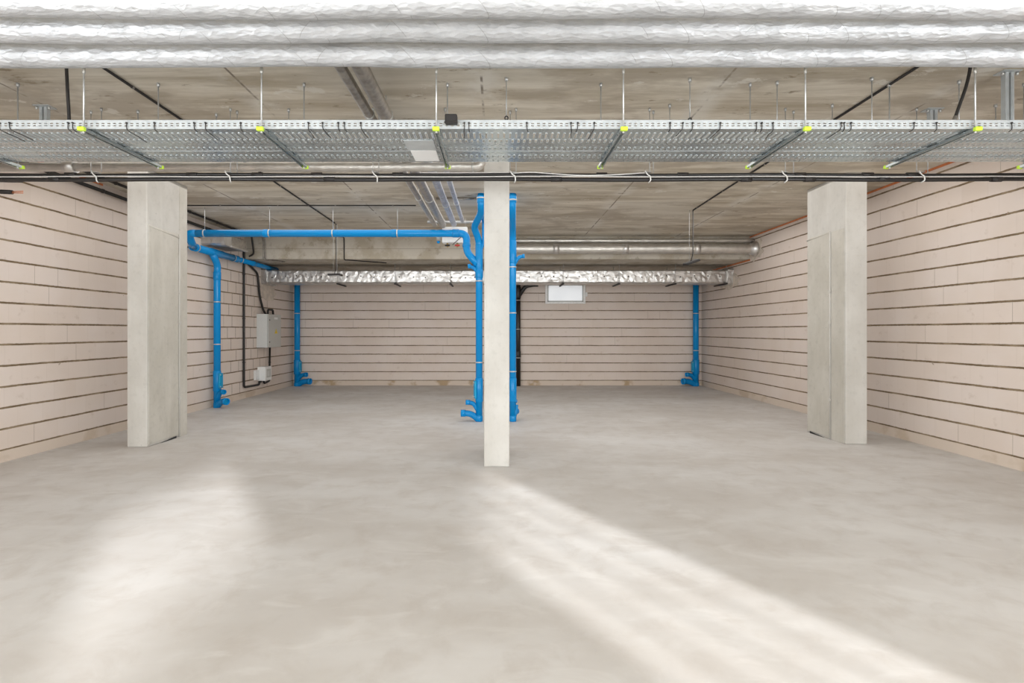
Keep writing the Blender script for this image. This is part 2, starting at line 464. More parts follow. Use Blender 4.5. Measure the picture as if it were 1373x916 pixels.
# ------------------------------------------------------------------ perforated cable trays
ZT = CAMZ + 1.413
def tray(name, y0, y1, rows, lipslots, label):
    """rows: (y centre, slot length along the tray, slot depth across, pitch, phase)"""
    x0, x1 = XL + .02, XR - .02
    t = thing(name, (0, (y0 + y1) / 2, ZT), label, 'cable tray', 'perforated cable trays')
    def perforated(mb, rows, lo, hi, put):
        # strips between rows are plain, each row is tiled with holes
        edges = []; cur = lo
        def quad(a, b, c, d):
            mb.bm.faces.new([mb.bm.verts.new(put(*p)) for p in (a, b, c, d)])
        for yc, sl, sd, pitch, ph in rows:
            a, b = yc - sd / 2, yc + sd / 2
            if a > cur: quad((x0, cur), (x1, cur), (x1, a), (x0, a))
            x = x0
            k = math.ceil((x0 - ph) / pitch)
            while True:
                c = ph + k * pitch; k += 1
                l, r = c - sl / 2, c + sl / 2
                if l < x: continue
                if r > x1: break
                quad((x, a), (l, a), (l, b), (x, b)); x = r
            quad((x, a), (x1, a), (x1, b), (x, b))
            cur = b
        if hi > cur: quad((x0, cur), (x1, cur), (x1, hi), (x0, hi))
    def finish(mb, nm, mat):
        o = mb.build(nm, mat, t)
        s = o.modifiers.new('thickness', 'SOLIDIFY'); s.thickness = .003; s.offset = 0
        return o
    m = MB(); perforated(m, rows, y0, y1, lambda x, y: (x, y, ZT + .001)); finish(m, 'tray_bed', 'galv')
    m = MB()                                        # pressed rims around the long slots
    for yc, sl, sd, pitch, ph in rows:
        if sd < .035: continue
        k = math.ceil((x0 - ph) / pitch)
        while ph + k * pitch < x1 - .02:
            c = ph + k * pitch; k += 1
            for a, b, cc, d in ((c - sl / 2 - .0035, c - sl / 2, yc - sd / 2, yc + sd / 2), (c + sl / 2, c + sl / 2 + .0035, yc - sd / 2, yc + sd / 2),
                                (c - sl / 2, c + sl / 2, yc - sd / 2 - .004, yc - sd / 2), (c - sl / 2, c + sl / 2, yc + sd / 2, yc + sd / 2 + .006)):
                m.sheet([(a, cc, ZT - .001), (b, cc, ZT - .001), (b, d, ZT - .001), (a, d, ZT - .001)], (0, 0, -.003))
    m.build('pressed_rims', 'galvlip', t)
    for yy in (y0, y1):
        m = MB(); perforated(m, lipslots, ZT, ZT + .060, lambda x, z, yy=yy: (x, yy, z)); finish(m, 'side_flange', 'galvlip')
    for yy, s in ((y0, 1), (y1, -1)):
        MB().tube([(x0, yy + s * .004, ZT + .061), (x1, yy + s * .004, ZT + .061)], .004, 8).build('rolled_edge', 'galvlip', t)
    return t
LIP = [(ZT + .021, .020, .007, .04, 0), (ZT + .037, .020, .007, .04, 0)]
tray('cable_tray', 3.575, 4.000, [(3.600, .024, .007, .043, 0), (3.700, .011, .105, .043, 0), (3.800, .011, .055, .043, .0215),
                             (3.865, .026, .009, .043, .02), (3.895, .026, .009, .043, 0), (3.955, .011, .040, .043, .02)], LIP,
     'wide perforated steel cable tray nearest the foil pipes, with black ties on its edge')
tray('cable_tray', 4.020, 4.270, [(4.045, .024, .007, .043, 0), (4.080, .024, .007, .043, .02), (4.135, .012, .060, .043, 0), (4.19, .024, .007, .043, .02),
                             (4.235, .007, .030, .043, 0)], LIP,
     'narrow perforated steel cable tray running behind the wide tray')

# trapeze hangers below the trays
def trapeze():
    t = thing('trapeze_hanger', (0, 0, 0), '', 'hanger', 'trapeze hangers under the cable trays')
    y0, y1, zt, h = 3.535, 4.365, ZT - .0045, .021
    m = MB()                                        # open C-profile, slot down
    m.box(-.0205, .0205, y0, y1, zt - .002, zt)
    m.box(-.0205, -.0185, y0, y1, zt - h, zt); m.box(.0185, .0205, y0, y1, zt - h, zt)
    m.box(-.0205, -.011, y0, y1, zt - h, zt - h + .002); m.box(.011, .0205, y0, y1, zt - h, zt - h + .002)
    k = y0 + .06
    while k < y1 - .03:
        m.box(-.006, .006, k, k + .028, zt - .0032, zt - .0021); k += .05
    m.build('channel_rail', 'galv', t)
    for ya, yb in ((y0 - .012, y0 + .014), (y1 - .014, y1 + .012)):
        MB().box(-.024, .024, ya, yb, zt - h - .003, zt + .003, .003).build('end_cap', 'lime', t)
    for y in (3.556, 4.335):
        r = MB().tube([(0, y, zt - h - .012), (0, y, ZC)], .0052, 8).build('threaded_rod', 'rod', t)
        MB().tube([(0, y, zt - h - .010), (0, y, zt - h)], .0095, 6).build('nut', 'zinc', r); MB().tube([(0, y, zt + .001), (0, y, zt + .011)], .0095, 6).build('nut', 'zinc', r)
        if y < 4: MB().tube([(0, y, 3.29), (0, y, 3.335)], .0095, 6).build('coupling_nut', 'zinc', r)
        else: MB().tube([(0, y, ZC - .03), (0, y, ZC)], .012, 8).build('anchor', 'rod', r)
    return t
tp = trapeze()
TX = [(-4.07, 'trapeze hanger by the left wall, only its lime far end in view'),
      (-2.88, 'trapeze hanger below the trays, first complete one from the left wall'),
      (-1.645, 'trapeze hanger below the trays, left of the white sheet by one bay'),
      (-.43, 'trapeze hanger below the trays, right beside the white sheet and black box'),
      (.87, 'trapeze hanger below the trays, next one right of the middle column'),
      (2.135, 'trapeze hanger below the trays, second one right of the middle column'),
      (3.315, 'trapeze hanger with a bent rod, above the broad column at the right'),
      (4.455, 'trapeze hanger at the right edge, only its lime far end in view')]
for i, (x, l) in enumerate(TX):
    o = tp if i == 0 else copy_tree(tp)
    o.location = (x, 0, 0); o['label'] = l

# black cable ties around the near flange: x in the photo, reach under the tray
TIES = [(3, .18), (17, .16), (95, .03), (101, .06), (173, .20), (210, .03), (263, .05), (278, .16), (325, .03), (415, .12), (434, .11), (455, .05), (463, .03),
        (485, .12), (623, .12), (629, .03), (706, .03), (765, .11), (774, .02), (796, .14), (897, .03), (914, .08), (927, .03), (964, .13), (1012, .04), (1019, .03),
        (1034, .13), (1125, .13), (1129, .03), (1138, .04), (1222, .04), (1252, .04), (1352, .03), (1371, .04)]
for i, (px, L) in enumerate(TIES):
    x = (px - VX) / 270 * 1.413
    y, s = 3.569, random.uniform(-.012, .012)
    pts = [(x, y + .012, ZT + .040), (x, y, ZT + .042), (x, y - .004, ZT + .02), (x + s * .3, y - .002, ZT - .006), (x + s, y + .03, ZT - .012)]
    if L > .06: pts += [(x + s, y + L * .6, ZT - .014), (x + s * 2, y + L, ZT - .022)]
    t = thing('cable_tie', (x, y, ZT), 'black cable tie on the near tray edge, %s from the left' % ORD[i], 'cable tie', 'black cable ties on the tray edge')
    MB().tube(fillet(pts, .012, 3), .0030, 6).build('strap', 'rubber', t)
    MB().box(x - .006, x + .006, y - .008, y + .001, ZT + .034, ZT + .044, .0015).build('ratchet_head', 'rubber', t)

# junction box on the tray edge, blank sheet below
t = thing('junction_box', (-.32, 3.55, ZT + .04), 'small black junction box clipped on the upper edge of the tray', 'junction box')
MB().box(-.367, -.283, 3.515, 3.572, ZT + .022, ZT + .082, .006).build('housing', 'rubber', t)
MB().box(-.371, -.279, 3.510, 3.524, ZT + .016, ZT + .030, .004).build('lid', 'rubber', t)
MB().box(-.284, -.268, 3.556, 3.572, ZT + .024, ZT + .044, .003).build('fixing_lug', 'zinc', t)
MB().box(-.383, -.366, 3.556, 3.572, ZT + .024, ZT + .044, .003).build('fixing_lug', 'zinc', t)
o = MB().sheet([(-.685, 3.99, ZT - .006), (-.485, 3.99, ZT - .006), (-.485, 4.235, ZT - .006), (-.685, 4.235, ZT - .006)], (0, 0, .003)).build('blank_sheet', 'white')
tag(recenter(o), 'blank white sheet fixed flat under the narrow tray', 'sheet')
o = MB().box(-.70, -.48, 3.78, 3.985, ZT - .006, ZT - .001, .001).build('joint_plate', 'galvlip')
tag(recenter(o), 'smooth bright joint plate under the wide tray beside the white sheet', 'plate')

# ------------------------------------------------------------------ black conduits with their hangers
YC = 4.85
def sagged(x0, x1, y, z, amp, per, n=60, ph=0.):
    return [(x0 + (x1 - x0) * k / n, y, z + amp * math.sin((x0 + (x1 - x0) * k / n) * 2 * math.pi / per + ph)) for k in range(n + 1)]
zu, zl = CAMZ + (VY - 234.7) / F * YC, CAMZ + (VY - 240.7) / F * YC
for z, r, lb, bands in ((zu, .0165, 'upper of the two black conduits running across below the trays', (-4.05, -2.9, -2.28, -1.72, -.95, .45, .98, 1.75, 2.86, 3.5, 3.92)),
                 (zl, .0195, 'lower of the two black conduits running across below the trays', (-4.9, -4.2, -1.6, .55, 2.35, 2.95, 3.65, 4.72))):
    t = thing('conduit', (0, YC, z), lb, 'conduit', 'black conduits below the trays')
    MB().tube(sagged(XL + .01, XR - .01, YC, z, .004, 2.6, 60, r * 100), r, 12).build('pipe', 'black', t)
    for x in bands:
        MB().tube([(x - .05, YC, z + .002), (x + .05, YC, z + .002)], r + .006, 10).build('coupling', 'rubber', t)
o = MB().tube(sagged(XL + .01, XR - .01, YC - .018, (zu + zl) / 2 + .001, .003, 2.1), .006, 8).build('cable', 'greycable')
tag(recenter(o), 'thin pale grey cable clipped between the two black conduits', 'cable')
o = MB().tube(sagged(-.73, .10, YC - .02, zu + .018, .003, 1.9, 20), .005, 8).build('cable', 'greycable')
tag(recenter(o), 'short pale grey cable lying on the upper conduit before the middle column', 'cable')
pts = fillet([(.13, YC - .022, zu + .01), (.30, YC - .022, zu + .022), (.75, YC - .022, zu - .012), (1.05, YC - .022, zu - .008), (1.38, YC - .022, zu + .014)], .2)
o = MB().tube(pts, .0045, 8).build('cable', 'ribbon')
tag(recenter(o), 'thin white cable sagging over the upper conduit right of the column', 'cable')
HX = [(130, 136, 122), (308, 309, 318), (504, 500, 508), (688, 692, 684), (868, 871, 876), (1050, 1053, 1064), (1233, 1229, 1244)]
for i, (px, a, b) in enumerate(HX):
    x = (px - VX) / F * YC
    t = thing('conduit_hanger', (x, YC, zl), 'conduit hanger with white ribbon tie, %s from the left' % ORD[i], 'hanger', 'conduit hangers')
    for q, yy in ((a, YC - .03), (b, YC + .03)):
        xx = (q - VX) / F * yy
        r = MB().tube([(xx, yy, zu + .02), (xx, yy, ZC)], .004, 8).build('threaded_rod', 'rod', t)
        MB().tube([(xx, yy, ZC - .028), (xx, yy, ZC)], .011, 8).build('anchor', 'rod', r)
    MB().box(x - .028, x + .028, YC - .036, YC + .036, zu + .017, zu + .022, .001).build('saddle', 'zinc', t)
    pts = fillet([(x - .03, YC - .03, zu + .032), (x - .01, YC - .034, zu - .004), (x + .018, YC - .034, (zu + zl) / 2), (x + .022, YC - .034, zl - .018), (x + .012, YC, zl - .03)], .012, 3)
    MB().tube(pts, .006, 6).build('ribbon_tie', 'ribbon', t)

# dull lagged pipe behind the trays, from the left wall to the middle column
z = CAMZ + (VY - 224) / F * 5.3
t = thing('lagged_pipe', (-2.9, 5.3, z), 'dull foil lagged pipe behind the trays, ending at the middle column', 'pipe')
MB().tube(fillet([(XL + .01, 5.3, z), (-.165, 5.3, z), (-.165, 5.3, ZC)], .09, 8), .046, 20).build('pipe', 'foildull', t)
MB().ring((-.262, 5.3, z), (1, 0, 0), .045, .053, .02).build('pipe_clip', 'zinc', t)
MB().ring((-4.43, 5.3, z), (1, 0, 0), .045, .060, .11).build('tape_bandage', 'foilrough', t)
for px in (185, 290, 387, 597):
    xx = (px - VX) / F * 5.3 * .985
    MB().tube([(xx, 5.3, z + .04), (xx, 5.3, ZC)], .004, 8).build('threaded_rod', 'rod', t)

# single rods left hanging from the slab: x, y of the fixing in the photo, height of the lower end
LOOSE = [(185, 148, 3.2), (290, 152, 3.2), (387, 146, 3.2), (597, 145, 3.2), (679, 104, 3.27), (898, 140, 3.2), (925, 105, 3.26), (1042, 109, 3.1), (1116, 140, 3.1), (1169, 104, 3.1), (1286, 108, 3.1), (1335, 140, 3.1)]
for i, (px, py, zb) in enumerate(LOOSE):
    d = (ZC - CAMZ) * F / (VY - py); x = (px - VX) / F * d
    t = thing('threaded_rod', (x, d, zb), 'bare threaded rod hanging alone from the slab, %s from the left' % ORD[i], 'rod', 'bare rods hanging from the slab')
    MB().tube([(x, d, zb), (x, d, ZC)], .0045, 8).build('rod', 'rod', t)
    MB().tube([(x, d, ZC - .03), (x, d, ZC)], .013, 8).build('anchor', 'rod', t)
    if px in (679, 925):
        MB().ring((x, d, zb - .006), (0, 1, 0), .010, .018, .012, 12).build('eye_nut', 'rubber', t)

# channel posts bolted to the slab
POST = [(60, 143, .45, 'double steel post bolted to the slab near the left wall'),
        (1250, 147, .40, 'short steel post bolted to the slab beside the loose rods, farther back'),
        (1351, 97, .62, 'tall steel post with bolted head plate close to the right edge')]
for px, py, L, lb in POST:
    d = (ZC - CAMZ) * F / (VY - py); x = (px - VX) / F * d
    t = thing('ceiling_post', (x, d, ZC), lb, 'bracket', 'steel posts under the slab')
    MB().box(x - .075, x + .075, d - .05, d + .05, ZC - .008, ZC, .002).build('head_plate', 'galvlip', t)
    for s in (-1, 1):
        m = MB().box(x + s * .022 - .013, x + s * .022 + .013, d - .02, d + .02, ZC - L, ZC - .008)
        m.box(x + s * .022 - .005, x + s * .022 + .005, d - .023, d - .0195, ZC - L + .03, ZC - .04)
        m.build('channel', 'galvlip', t)
    for s in (-1, 1):
        MB().tube([(x + s * .058, d - .02, ZC - .034), (x + s * .058, d - .02, ZC - .006)], .011, 6).build('bolt', 'zinc', t)

# ------------------------------------------------------------------ pipes running along the room under the slab
LONG = [(-1.15, 3.43, .043, 2.6, 9.30, 'greypipe', 'grey lagged pipe under the slab, leftmost of the four running away', True),
        (-1.00, 3.42, .060, 2.6, 9.25, 'greypipe', 'thickest grey lagged pipe of the four running away under the slab', True),
        (-.80, 3.43, .050, 5.1, 9.25, 'bluegrey', 'bluish lagged pipe, third of the four running away under the slab', False),
        (-.635, 3.45, .034, 5.1, 9.05, 'bluegrey', 'thinnest bluish pipe of the four, closest to the blue stack', False)]
for x, z, r, y0, y1, mt, lb, cl in LONG:
    t = thing('lagged_pipe', (x, (y0 + y1) / 2, z), lb, 'pipe', 'lagged pipes running away under the slab')
    MB().tube([(x, y0 + (y1 - y0) * k / 20, z) for k in range(21)], r, 20).build('pipe', mt, t)
    for y in ([4.55, 7.4] if cl else [5.7, 7.8]):
        c = MB().ring((x, y, z), (0, 1, 0), r - .001, r + .006, .025).build('pipe_clip', 'zinc', t)
        MB().tube([(x, y, z + r), (x, y, ZC)], .004, 8).build('drop_rod', 'rod', c)
# cross pipe and manifold box at their far end
o = MB().tube([(-1.32, 9.55, 3.535), (-.24, 9.55, 3.535)], .028, 14).build('cross_pipe', 'foil')
tag(recenter(o), 'short bright pipe crossing above the white manifold box', 'pipe')
t = thing('manifold_box', (-.80, 9.35, 3.1), 'white manifold box with valves below, behind the blue horizontal pipe', 'box')
MB().box(-1.02, -.56, 9.28, 9.45, 3.105, 3.39, .01).build('casing', 'white', t)
MB().tube([(-1.09, 9.33, 3.28), (-1.09, 9.33, 3.14)], [.04, .04], 14).build('air_vent', 'zinc', t)
MB().tube([(-1.09, 9.33, 3.14), (-1.09, 9.33, 3.10)], [.032, .022], 14).build('blue_cap', 'blue', t)
MB().tube([(-1.09, 9.33, 3.24), (-1.0, 9.35, 3.24)], .012, 8).build('pipe_stub', 'zinc', t)
for x, mt in ((-.925, 'rubber'), (-.745, 'red')):
    v = MB().tube([(x, 9.34, 3.11), (x, 9.34, 3.03)], .018, 10).build('valve', 'brass', t)
    MB().box(x - .045, x + .045, 9.30, 9.33, 3.045, 3.075, .006).build('valve_handle', mt, v)
for x in (-.98, -.60):
    MB().tube([(x, 9.36, 3.385), (x, 9.36, ZC)], .004, 8).build('suspension_rod', 'rod', t)
MB().tube([(-.66, 9.27, 3.22), (-.83, 9.27, 3.06)], .006, 6).build('cable', 'rubber', t)

# ------------------------------------------------------------------ blue drain pipes
def clip(c, axis, r, t):
    MB().ring(c, axis, r - .001, r + .007, .019).build('pipe_clip', 'zinc', t)
def sock(p0, p1, r, t, name='socket', mat='bluefit'):
    p0, p1 = Vector(p0), Vector(p1)
    e = (p1 - p0).normalized() * .012
    MB().tube([p0, p0 + e, p1 - e, p1], [r - .006, r, r, r - .006], 24).build(name, mat, t)
def base_branches(t, x, y, ang, r, k=1.0, cover=0.):
    """the two inlet bends and the access cover at the foot of a drain stack"""
    u = Vector((math.cos(ang), math.sin(ang), 0)); b = Vector((x, y, 0))
    z = Vector((0, 0, 1))
    for zz, out, rise, rr in ((.06, .29 * k, .075, r * .92), (.19, .21 * k, .125, r * .66)):
        e = b + u * out + z * (zz + rise)
        br = MB().tube(fillet([b + z * (zz - .04), b + u * out * .45 + z * (zz + rise * .92), e], .1, 7), rr, 18, False).build('inlet_bend', 'bluefit', t)
        m = MB().ring(e - u * .025, u, rr * .86, rr * 1.14, .075, 20); m.build('socket', 'blue', br)
        MB().tube([e - u * .035, e - u * .03], rr * .9, 16).build('plug', 'teal', br)
    v = Vector((math.cos(ang + cover), math.sin(ang + cover), 0)); c = b + v * (r + .012) + z * .53
    q = v.to_track_quat('X', 'Z').to_matrix()
    cv = MB(); cv.box(c.x - .02, c.x + .02, c.y - .055, c.y + .055, c.z - .15, c.z + .15, .018, q, 2); cv = cv.build('access_cover', 'teal', t)
    for dz in (-.115, .115):
        for dy in (-.036, .036):
            p = c + q @ Vector((.018, dy, dz)); MB().tube([p, p + v * .014], .009, 6).build('bolt', 'zinc', cv)
    sock((x, y, .32), (x, y, .72), r + .008, t, 'access_pipe', 'bluefit')
    sock((x, y, 0), (x, y, .10), r + .005, t, 'foot_socket', 'bluefit')

RB = .056
# stack left of the middle column
d0 = 8.5
t = thing('drain_stack', (-.317, d0, 0), 'blue drain stack with offset and branches, left of the middle column', 'drain pipe', 'blue drain stacks')
xs = -.317
path = [(xs, d0, 0), (xs, d0, 3.0), (-.395, 8.32, 3.19), (-.268, 7.98, 3.335), (-.262, 7.83, 3.42), (-.262, 7.83, ZC)]
MB().tube(fillet(path, [.1, .09, .09, .06], 7), RB, 24).build('pipe', 'blue', t)
sock((xs, d0, 2.50), (xs, d0, 2.95), RB + .006, t, 'branch_fitting')
sock((xs, d0, 2.38), (xs, d0, 2.52), RB + .010, t)
sock((-.262, 7.83, 3.46), (-.262, 7.83, 3.57), RB + .008, t)
clip((-.262, 7.83, 3.53), (0, 0, 1), RB + .008, t)
for z in (2.33, .98): clip((xs, d0, z), (0, 0, 1), RB, t)
MB().tube(fillet([(xs, d0, 2.44), (-.40, d0 - .01, 2.55), (-.49, d0 - .01, 2.575)], .06), .030, 16).build('branch_pipe', 'bluefit', t)
MB().ring((-.478, d0 - .01, 2.575), (1, 0, .1), .024, .038, .05).build('socket', 'blue', t)
MB().tube(fillet([(xs, d0, 2.80), (-.245, d0 - .03, 2.93), (-.245, d0 - .03, 3.30), (-.262, 7.95, 3.42)], .05), .024, 12).build('vent_pipe', 'bluefit', t)
base_branches(t, xs, d0, math.pi, RB, 1.0, .25)
# stack right of the middle column
xs = .242
t = thing('drain_stack', (xs, d0, 0), 'blue drain stack right of the middle column, with a small side branch', 'drain pipe', 'blue drain stacks')
path = [(xs, d0, 0), (xs, d0, 3.05), (.235, 8.35, 3.17), (.222, 7.98, 3.30), (.218, 7.83, 3.40), (.218, 7.83, ZC)]
MB().tube(fillet(path, [.1, .09, .09, .06], 7), RB, 24).build('pipe', 'blue', t)
sock((xs, d0, 2.62), (xs, d0, 3.0), RB + .006, t, 'branch_fitting')
sock((.218, 7.83, 3.46), (.218, 7.83, ZC - .003), RB + .008, t)
clip((.218, 7.83, 3.50), (0, 0, 1), RB + .008, t)
for z in (3.04, 2.56, 1.80, .83): clip((xs, d0, z), (0, 0, 1), RB, t)
MB().tube(fillet([(xs, d0, 2.56), (.33, d0 - .02, 2.72), (.43, d0 - .02, 2.745)], .06), .030, 16).build('branch_pipe', 'bluefit', t)
MB().ring((.418, d0 - .02, 2.742), (1, 0, .12), .024, .036, .04).build('socket', 'blue', t)
base_branches(t, xs, d0, math.radians(75), RB, .8, .1)
MB().tube(fillet([(xs, d0, .05), (.29, d0, .16), (.30, d0 + .03, .27)], .05), .036, 16).build('inlet_bend', 'bluefit', t)
# horizontal collector
yh, zh = 8.7, CAMZ + (VY - 313) / F * 8.7
RH = .062
t = thing('collector_pipe', (-2.9, yh, zh), 'long horizontal blue drain pipe hung from the slab on rods', 'drain pipe')
MB().tube(fillet([(-5.13, yh, zh), (-.535, yh, zh), (-.535, 8.62, 2.84), (-.335, 8.5, 2.60)], [.13, .11], 8), RH, 24).build('pipe', 'blue', t)
sock((-.78, yh, zh), (-.66, yh, zh), RH + .008, t)
sock((-.535, 8.66, 2.985), (-.535, 8.64, 2.91), RH + .007, t)
for px in (274.5, 361.5, 446.5, 533):
    x = (px - VX) / F * yh
    clip((x, yh, zh), (1, 0, 0), RH, t)
    MB().tube([(x, yh, zh + RH), (x, yh, ZC)], .0048, 8).build('drop_rod', 'rod', t)
for px in (361.5, 533):
    x = (px - VX) / F * yh
    sock((x - .11, yh, zh), (x - .015, yh, zh), RH + .005, t)
# run along the left wall with its down pipe
zr = 3.016; RW = .064
t = thing('drain_run', (-5.5, 10, zr), 'dark blue drain run along the left wall with a down pipe at its foot branches', 'drain pipe')
MB().tube(fillet([(-5.13, yh, zh), (-5.27, yh, zh), (-5.30, 8.84, 3.03), (-5.50, 9.25, zr)], [.09, .07], 6), RH, 24).build('corner_bends', 'bluefit', t)
MB().tube([(-5.5, 9.2, zr), (-5.5, 10.75, zr)], RW + .004, 24).build('pipe', 'blue', t)
MB().tube([(-5.5, 10.65, zr), (-5.5, 12.05, zr), (-5.45, 12.6, zr - .01)], .052, 24).build('pipe', 'blue', t)
sock((-5.5, 9.78, zr), (-5.5, 10.2, zr), RW + .012, t, 'tee')
sock((-5.5, 10.62, zr), (-5.5, 10.80, zr), RW + .008, t, 'reducer')
sock((-5.5, 11.45, zr), (-5.5, 11.56, zr), .06, t)
for y in (9.32, 10.6, 10.9): clip((-5.5, y, zr), (0, 1, 0), RW + .008, t)
xd, yd = -5.51, 10.03
MB().tube(fillet([(-5.5, 9.82, zr), (-5.5, yd, 2.80), (xd, yd, 2.6), (xd, yd, 0)], .12, 8), RW, 24).build('down_pipe', 'blue', t)
sock((xd, yd, 2.66), (xd, yd, 2.50), RW + .007, t)
for z in (2.07, 1.24, .69): 
    clip((xd, yd, z), (0, 0, 1), RW, t)
    MB().tube([(XL, yd + .0, z), (xd - .06, yd, z)], .006, 8).build('clip_stud', 'rod', t)
base_branches(t, xd, yd, math.radians(-28), RW, 1.0, .35)
# drain pipes in the two far corners
for px, ang, lb in ((398.5, math.radians(-12), 'blue drain pipe standing in the far corner beside the grey box'),
                    (933, math.radians(192), 'blue drain pipe standing in the far corner at the right')):
    y = 13.95; x = (px - VX) / F * y
    t = thing('drain_stack', (x, y, 0), lb, 'drain pipe', 'blue drain stacks')
    MB().tube([(x, y, 0), (x, y, 3.10)], .075, 24).build('pipe', 'blue', t)
    for z in (1.98, .97): clip((x, y, z), (0, 0, 1), .075, t)
    base_branches(t, x, y, ang, .08, 1.35, .0)
# black pipe by the back wall
y = 13.98; x = (694.5 - VX) / F * y
t = thing('black_pipe', (x, y, 0), 'black drain pipe against the back wall behind the blue stack', 'drain pipe')
MB().tube([(x, y, 0), (x, y, ZBEAM)], .07, 20).build('pipe', 'black', t)
MB().tube(fillet([(x, y, 2.42), (x + .20, y - .03, 2.72), (x + .42, y - .03, 2.765), (x + .55, y - .03, 2.765)], .08), .055, 16).build('branch_pipe', 'black', t)
sock((x, y, 2.40), (x, y, 2.70), .082, t, 'branch_fitting', 'black')
for z in (2.34, 1.55, .77): clip((x, y, z), (0, 0, 1), .07, t)
sock((x, y, .78), (x, y, .95), .08, t, 'socket', 'black')

# ------------------------------------------------------------------ window of the back wall
x0, x1, z0, z1 = 1.295, 2.40, 2.25, 2.82
w1 = struct(MB().box(x0, x1, YB - .05, YB + .0, z0, z0 + .055, .008).box(x0, x1, YB - .05, YB, z1 - .04, z1, .008)
            .box(x0, x0 + .06, YB - .05, YB, z0 + .05, z1 - .035, .008).box(x1 - .06, x1, YB - .05, YB, z0 + .05, z1 - .035, .008).build('window_1', 'frame'))
m = MB()
xa, xb, za, zb = x0 + .06, x1 - .06, z0 + .055, z1 - .04
m.box(xa, xb, YB - .030, YB - .005, za, za + .03).box(xa, xb, YB - .030, YB - .005, zb - .03, zb)
m.box(xa, xa + .03, YB - .030, YB - .005, za, zb).box(xb - .03, xb, YB - .030, YB - .005, za, zb)
m.build('window_gasket', 'boxdoor', w1)
MB().box(xa + .03, xb - .03, YB - .026, YB - .006, za + .03, zb - .03).build('window_pane', 'pane', w1)
MB().box(x1 + .005, x1 + .055, YB - .03, YB, 2.45, 2.57, .006).build('window_bracket', 'frame', w1)

# ------------------------------------------------------------------ ducts at the beam
def duct(x0, x1, y0, y1, z0, z1, amp=.0065, step=.06):
    """rectangular duct in crumpled foil: finely faceted skin"""
    m = MB(); n = max(3, int((x1 - x0) / step)); sec = []
    c = .03; prof = []
    cor = [(y0 + c, z0), (y1 - c, z0), (y1, z0 + c), (y1, z1 - c), (y1 - c, z1), (y0 + c, z1), (y0, z1 - c), (y0, z0 + c)]
    for i, p in enumerate(cor):
        q = cor[(i + 1) % len(cor)]; k = max(1, int(math.hypot(q[0] - p[0], q[1] - p[1]) / step))
        prof += [(p[0] + (q[0] - p[0]) * j / k, p[1] + (q[1] - p[1]) * j / k) for j in range(k)]
    for k in range(n + 1):
        x = x0 + (x1 - x0) * k / n; e = 0 if k in (0, n) else step * .3
        sec.append([m.bm.verts.new((x + random.uniform(-e, e), p[0] + random.uniform(-amp, amp), p[1] + random.uniform(-amp, amp))) for p in prof])
    for k in range(n):
        for j in range(len(prof)):
            q = (j + 1) % len(prof)
            a, b, d, g = sec[k][j], sec[k][q], sec[k + 1][q], sec[k + 1][j]
            if random.random() < .5: m.bm.faces.new((a, b, d)); m.bm.faces.new((a, d, g))
            else: m.bm.faces.new((a, b, g)); m.bm.faces.new((b, d, g))
    m.bm.faces.new(sec[0]); m.bm.faces.new(list(reversed(sec[-1])))
    return m
def patch(wall, x, s, cy, cz, ry, rz, nm='mortar_patch', mat='mortar'):
    """irregular dab of mortar on a side wall"""
    pts = []
    for k in range(22):
        a = 2 * math.pi * k / 22; f = random.uniform(.72, 1.1)
        pts.append((x, cy + ry * f * math.cos(a), cz + rz * f * math.sin(a)))
    o = MB().sheet(pts, (s * .012, 0, 0)).build(nm, mat, wall)
    return o
wr, wl = bpy.data.objects['wall_right'], bpy.data.objects['wall_left']
patch(wr, XR - .001, -1, 12.35, 2.70, .55, .22); patch(wr, XR - .001, -1, 11.15, 3.27, .35, .26); patch(wl, XL + .001, 1, 12.5, 2.45, .5, .25)
yd0, yd1 = 12.2, 12.72
zd0, zd1 = CAMZ + (VY - 379.8) / F * yd0, CAMZ + (VY - 362) / F * yd0
t = thing('air_duct', (0, yd0, zd0), 'crumpled foil wrapped rectangular duct along the back under the beam', 'duct')
duct(XL + .01, XR - .01, yd0, yd1, zd0, zd1).build('foil_wrap', 'foilrough', t)
for i in range(36):
    x = -5.4 + i * .305 + random.uniform(-.05, .05); z = (zd0 + zd1) / 2 + random.uniform(-.03, .02)
    MB().tube([(x, yd0 - .012, z), (x, yd0 + .01, z)], [.012, .022], 8).build('insulation_pin', 'rubber', t)
for px in (453, 530, 604, 755, 830, 905, 973):
    x = (px - VX) / F * yd0
    r = MB().box(x - .02, x + .02, yd0 - .06, yd1 + .12, zd0 - .032, zd0 - .006, .003).build('support_rail', 'rubber', t)
    for y in (yd0 - .035, yd1 + .06):
        MB().tube([(x, y, zd0 - .03), (x, y, ZBEAM)], .0055, 8).build('drop_rod', 'rod', r)
for px, dx in ((353, .14), (985, -.14)):
    xw = XL if px < 600 else XR
    duct(min(xw, xw + dx), max(xw, xw + dx), yd0 - .035, yd1 + .03, zd0 - .03, zd1 + .03).build('wall_collar', 'foilrough', t)
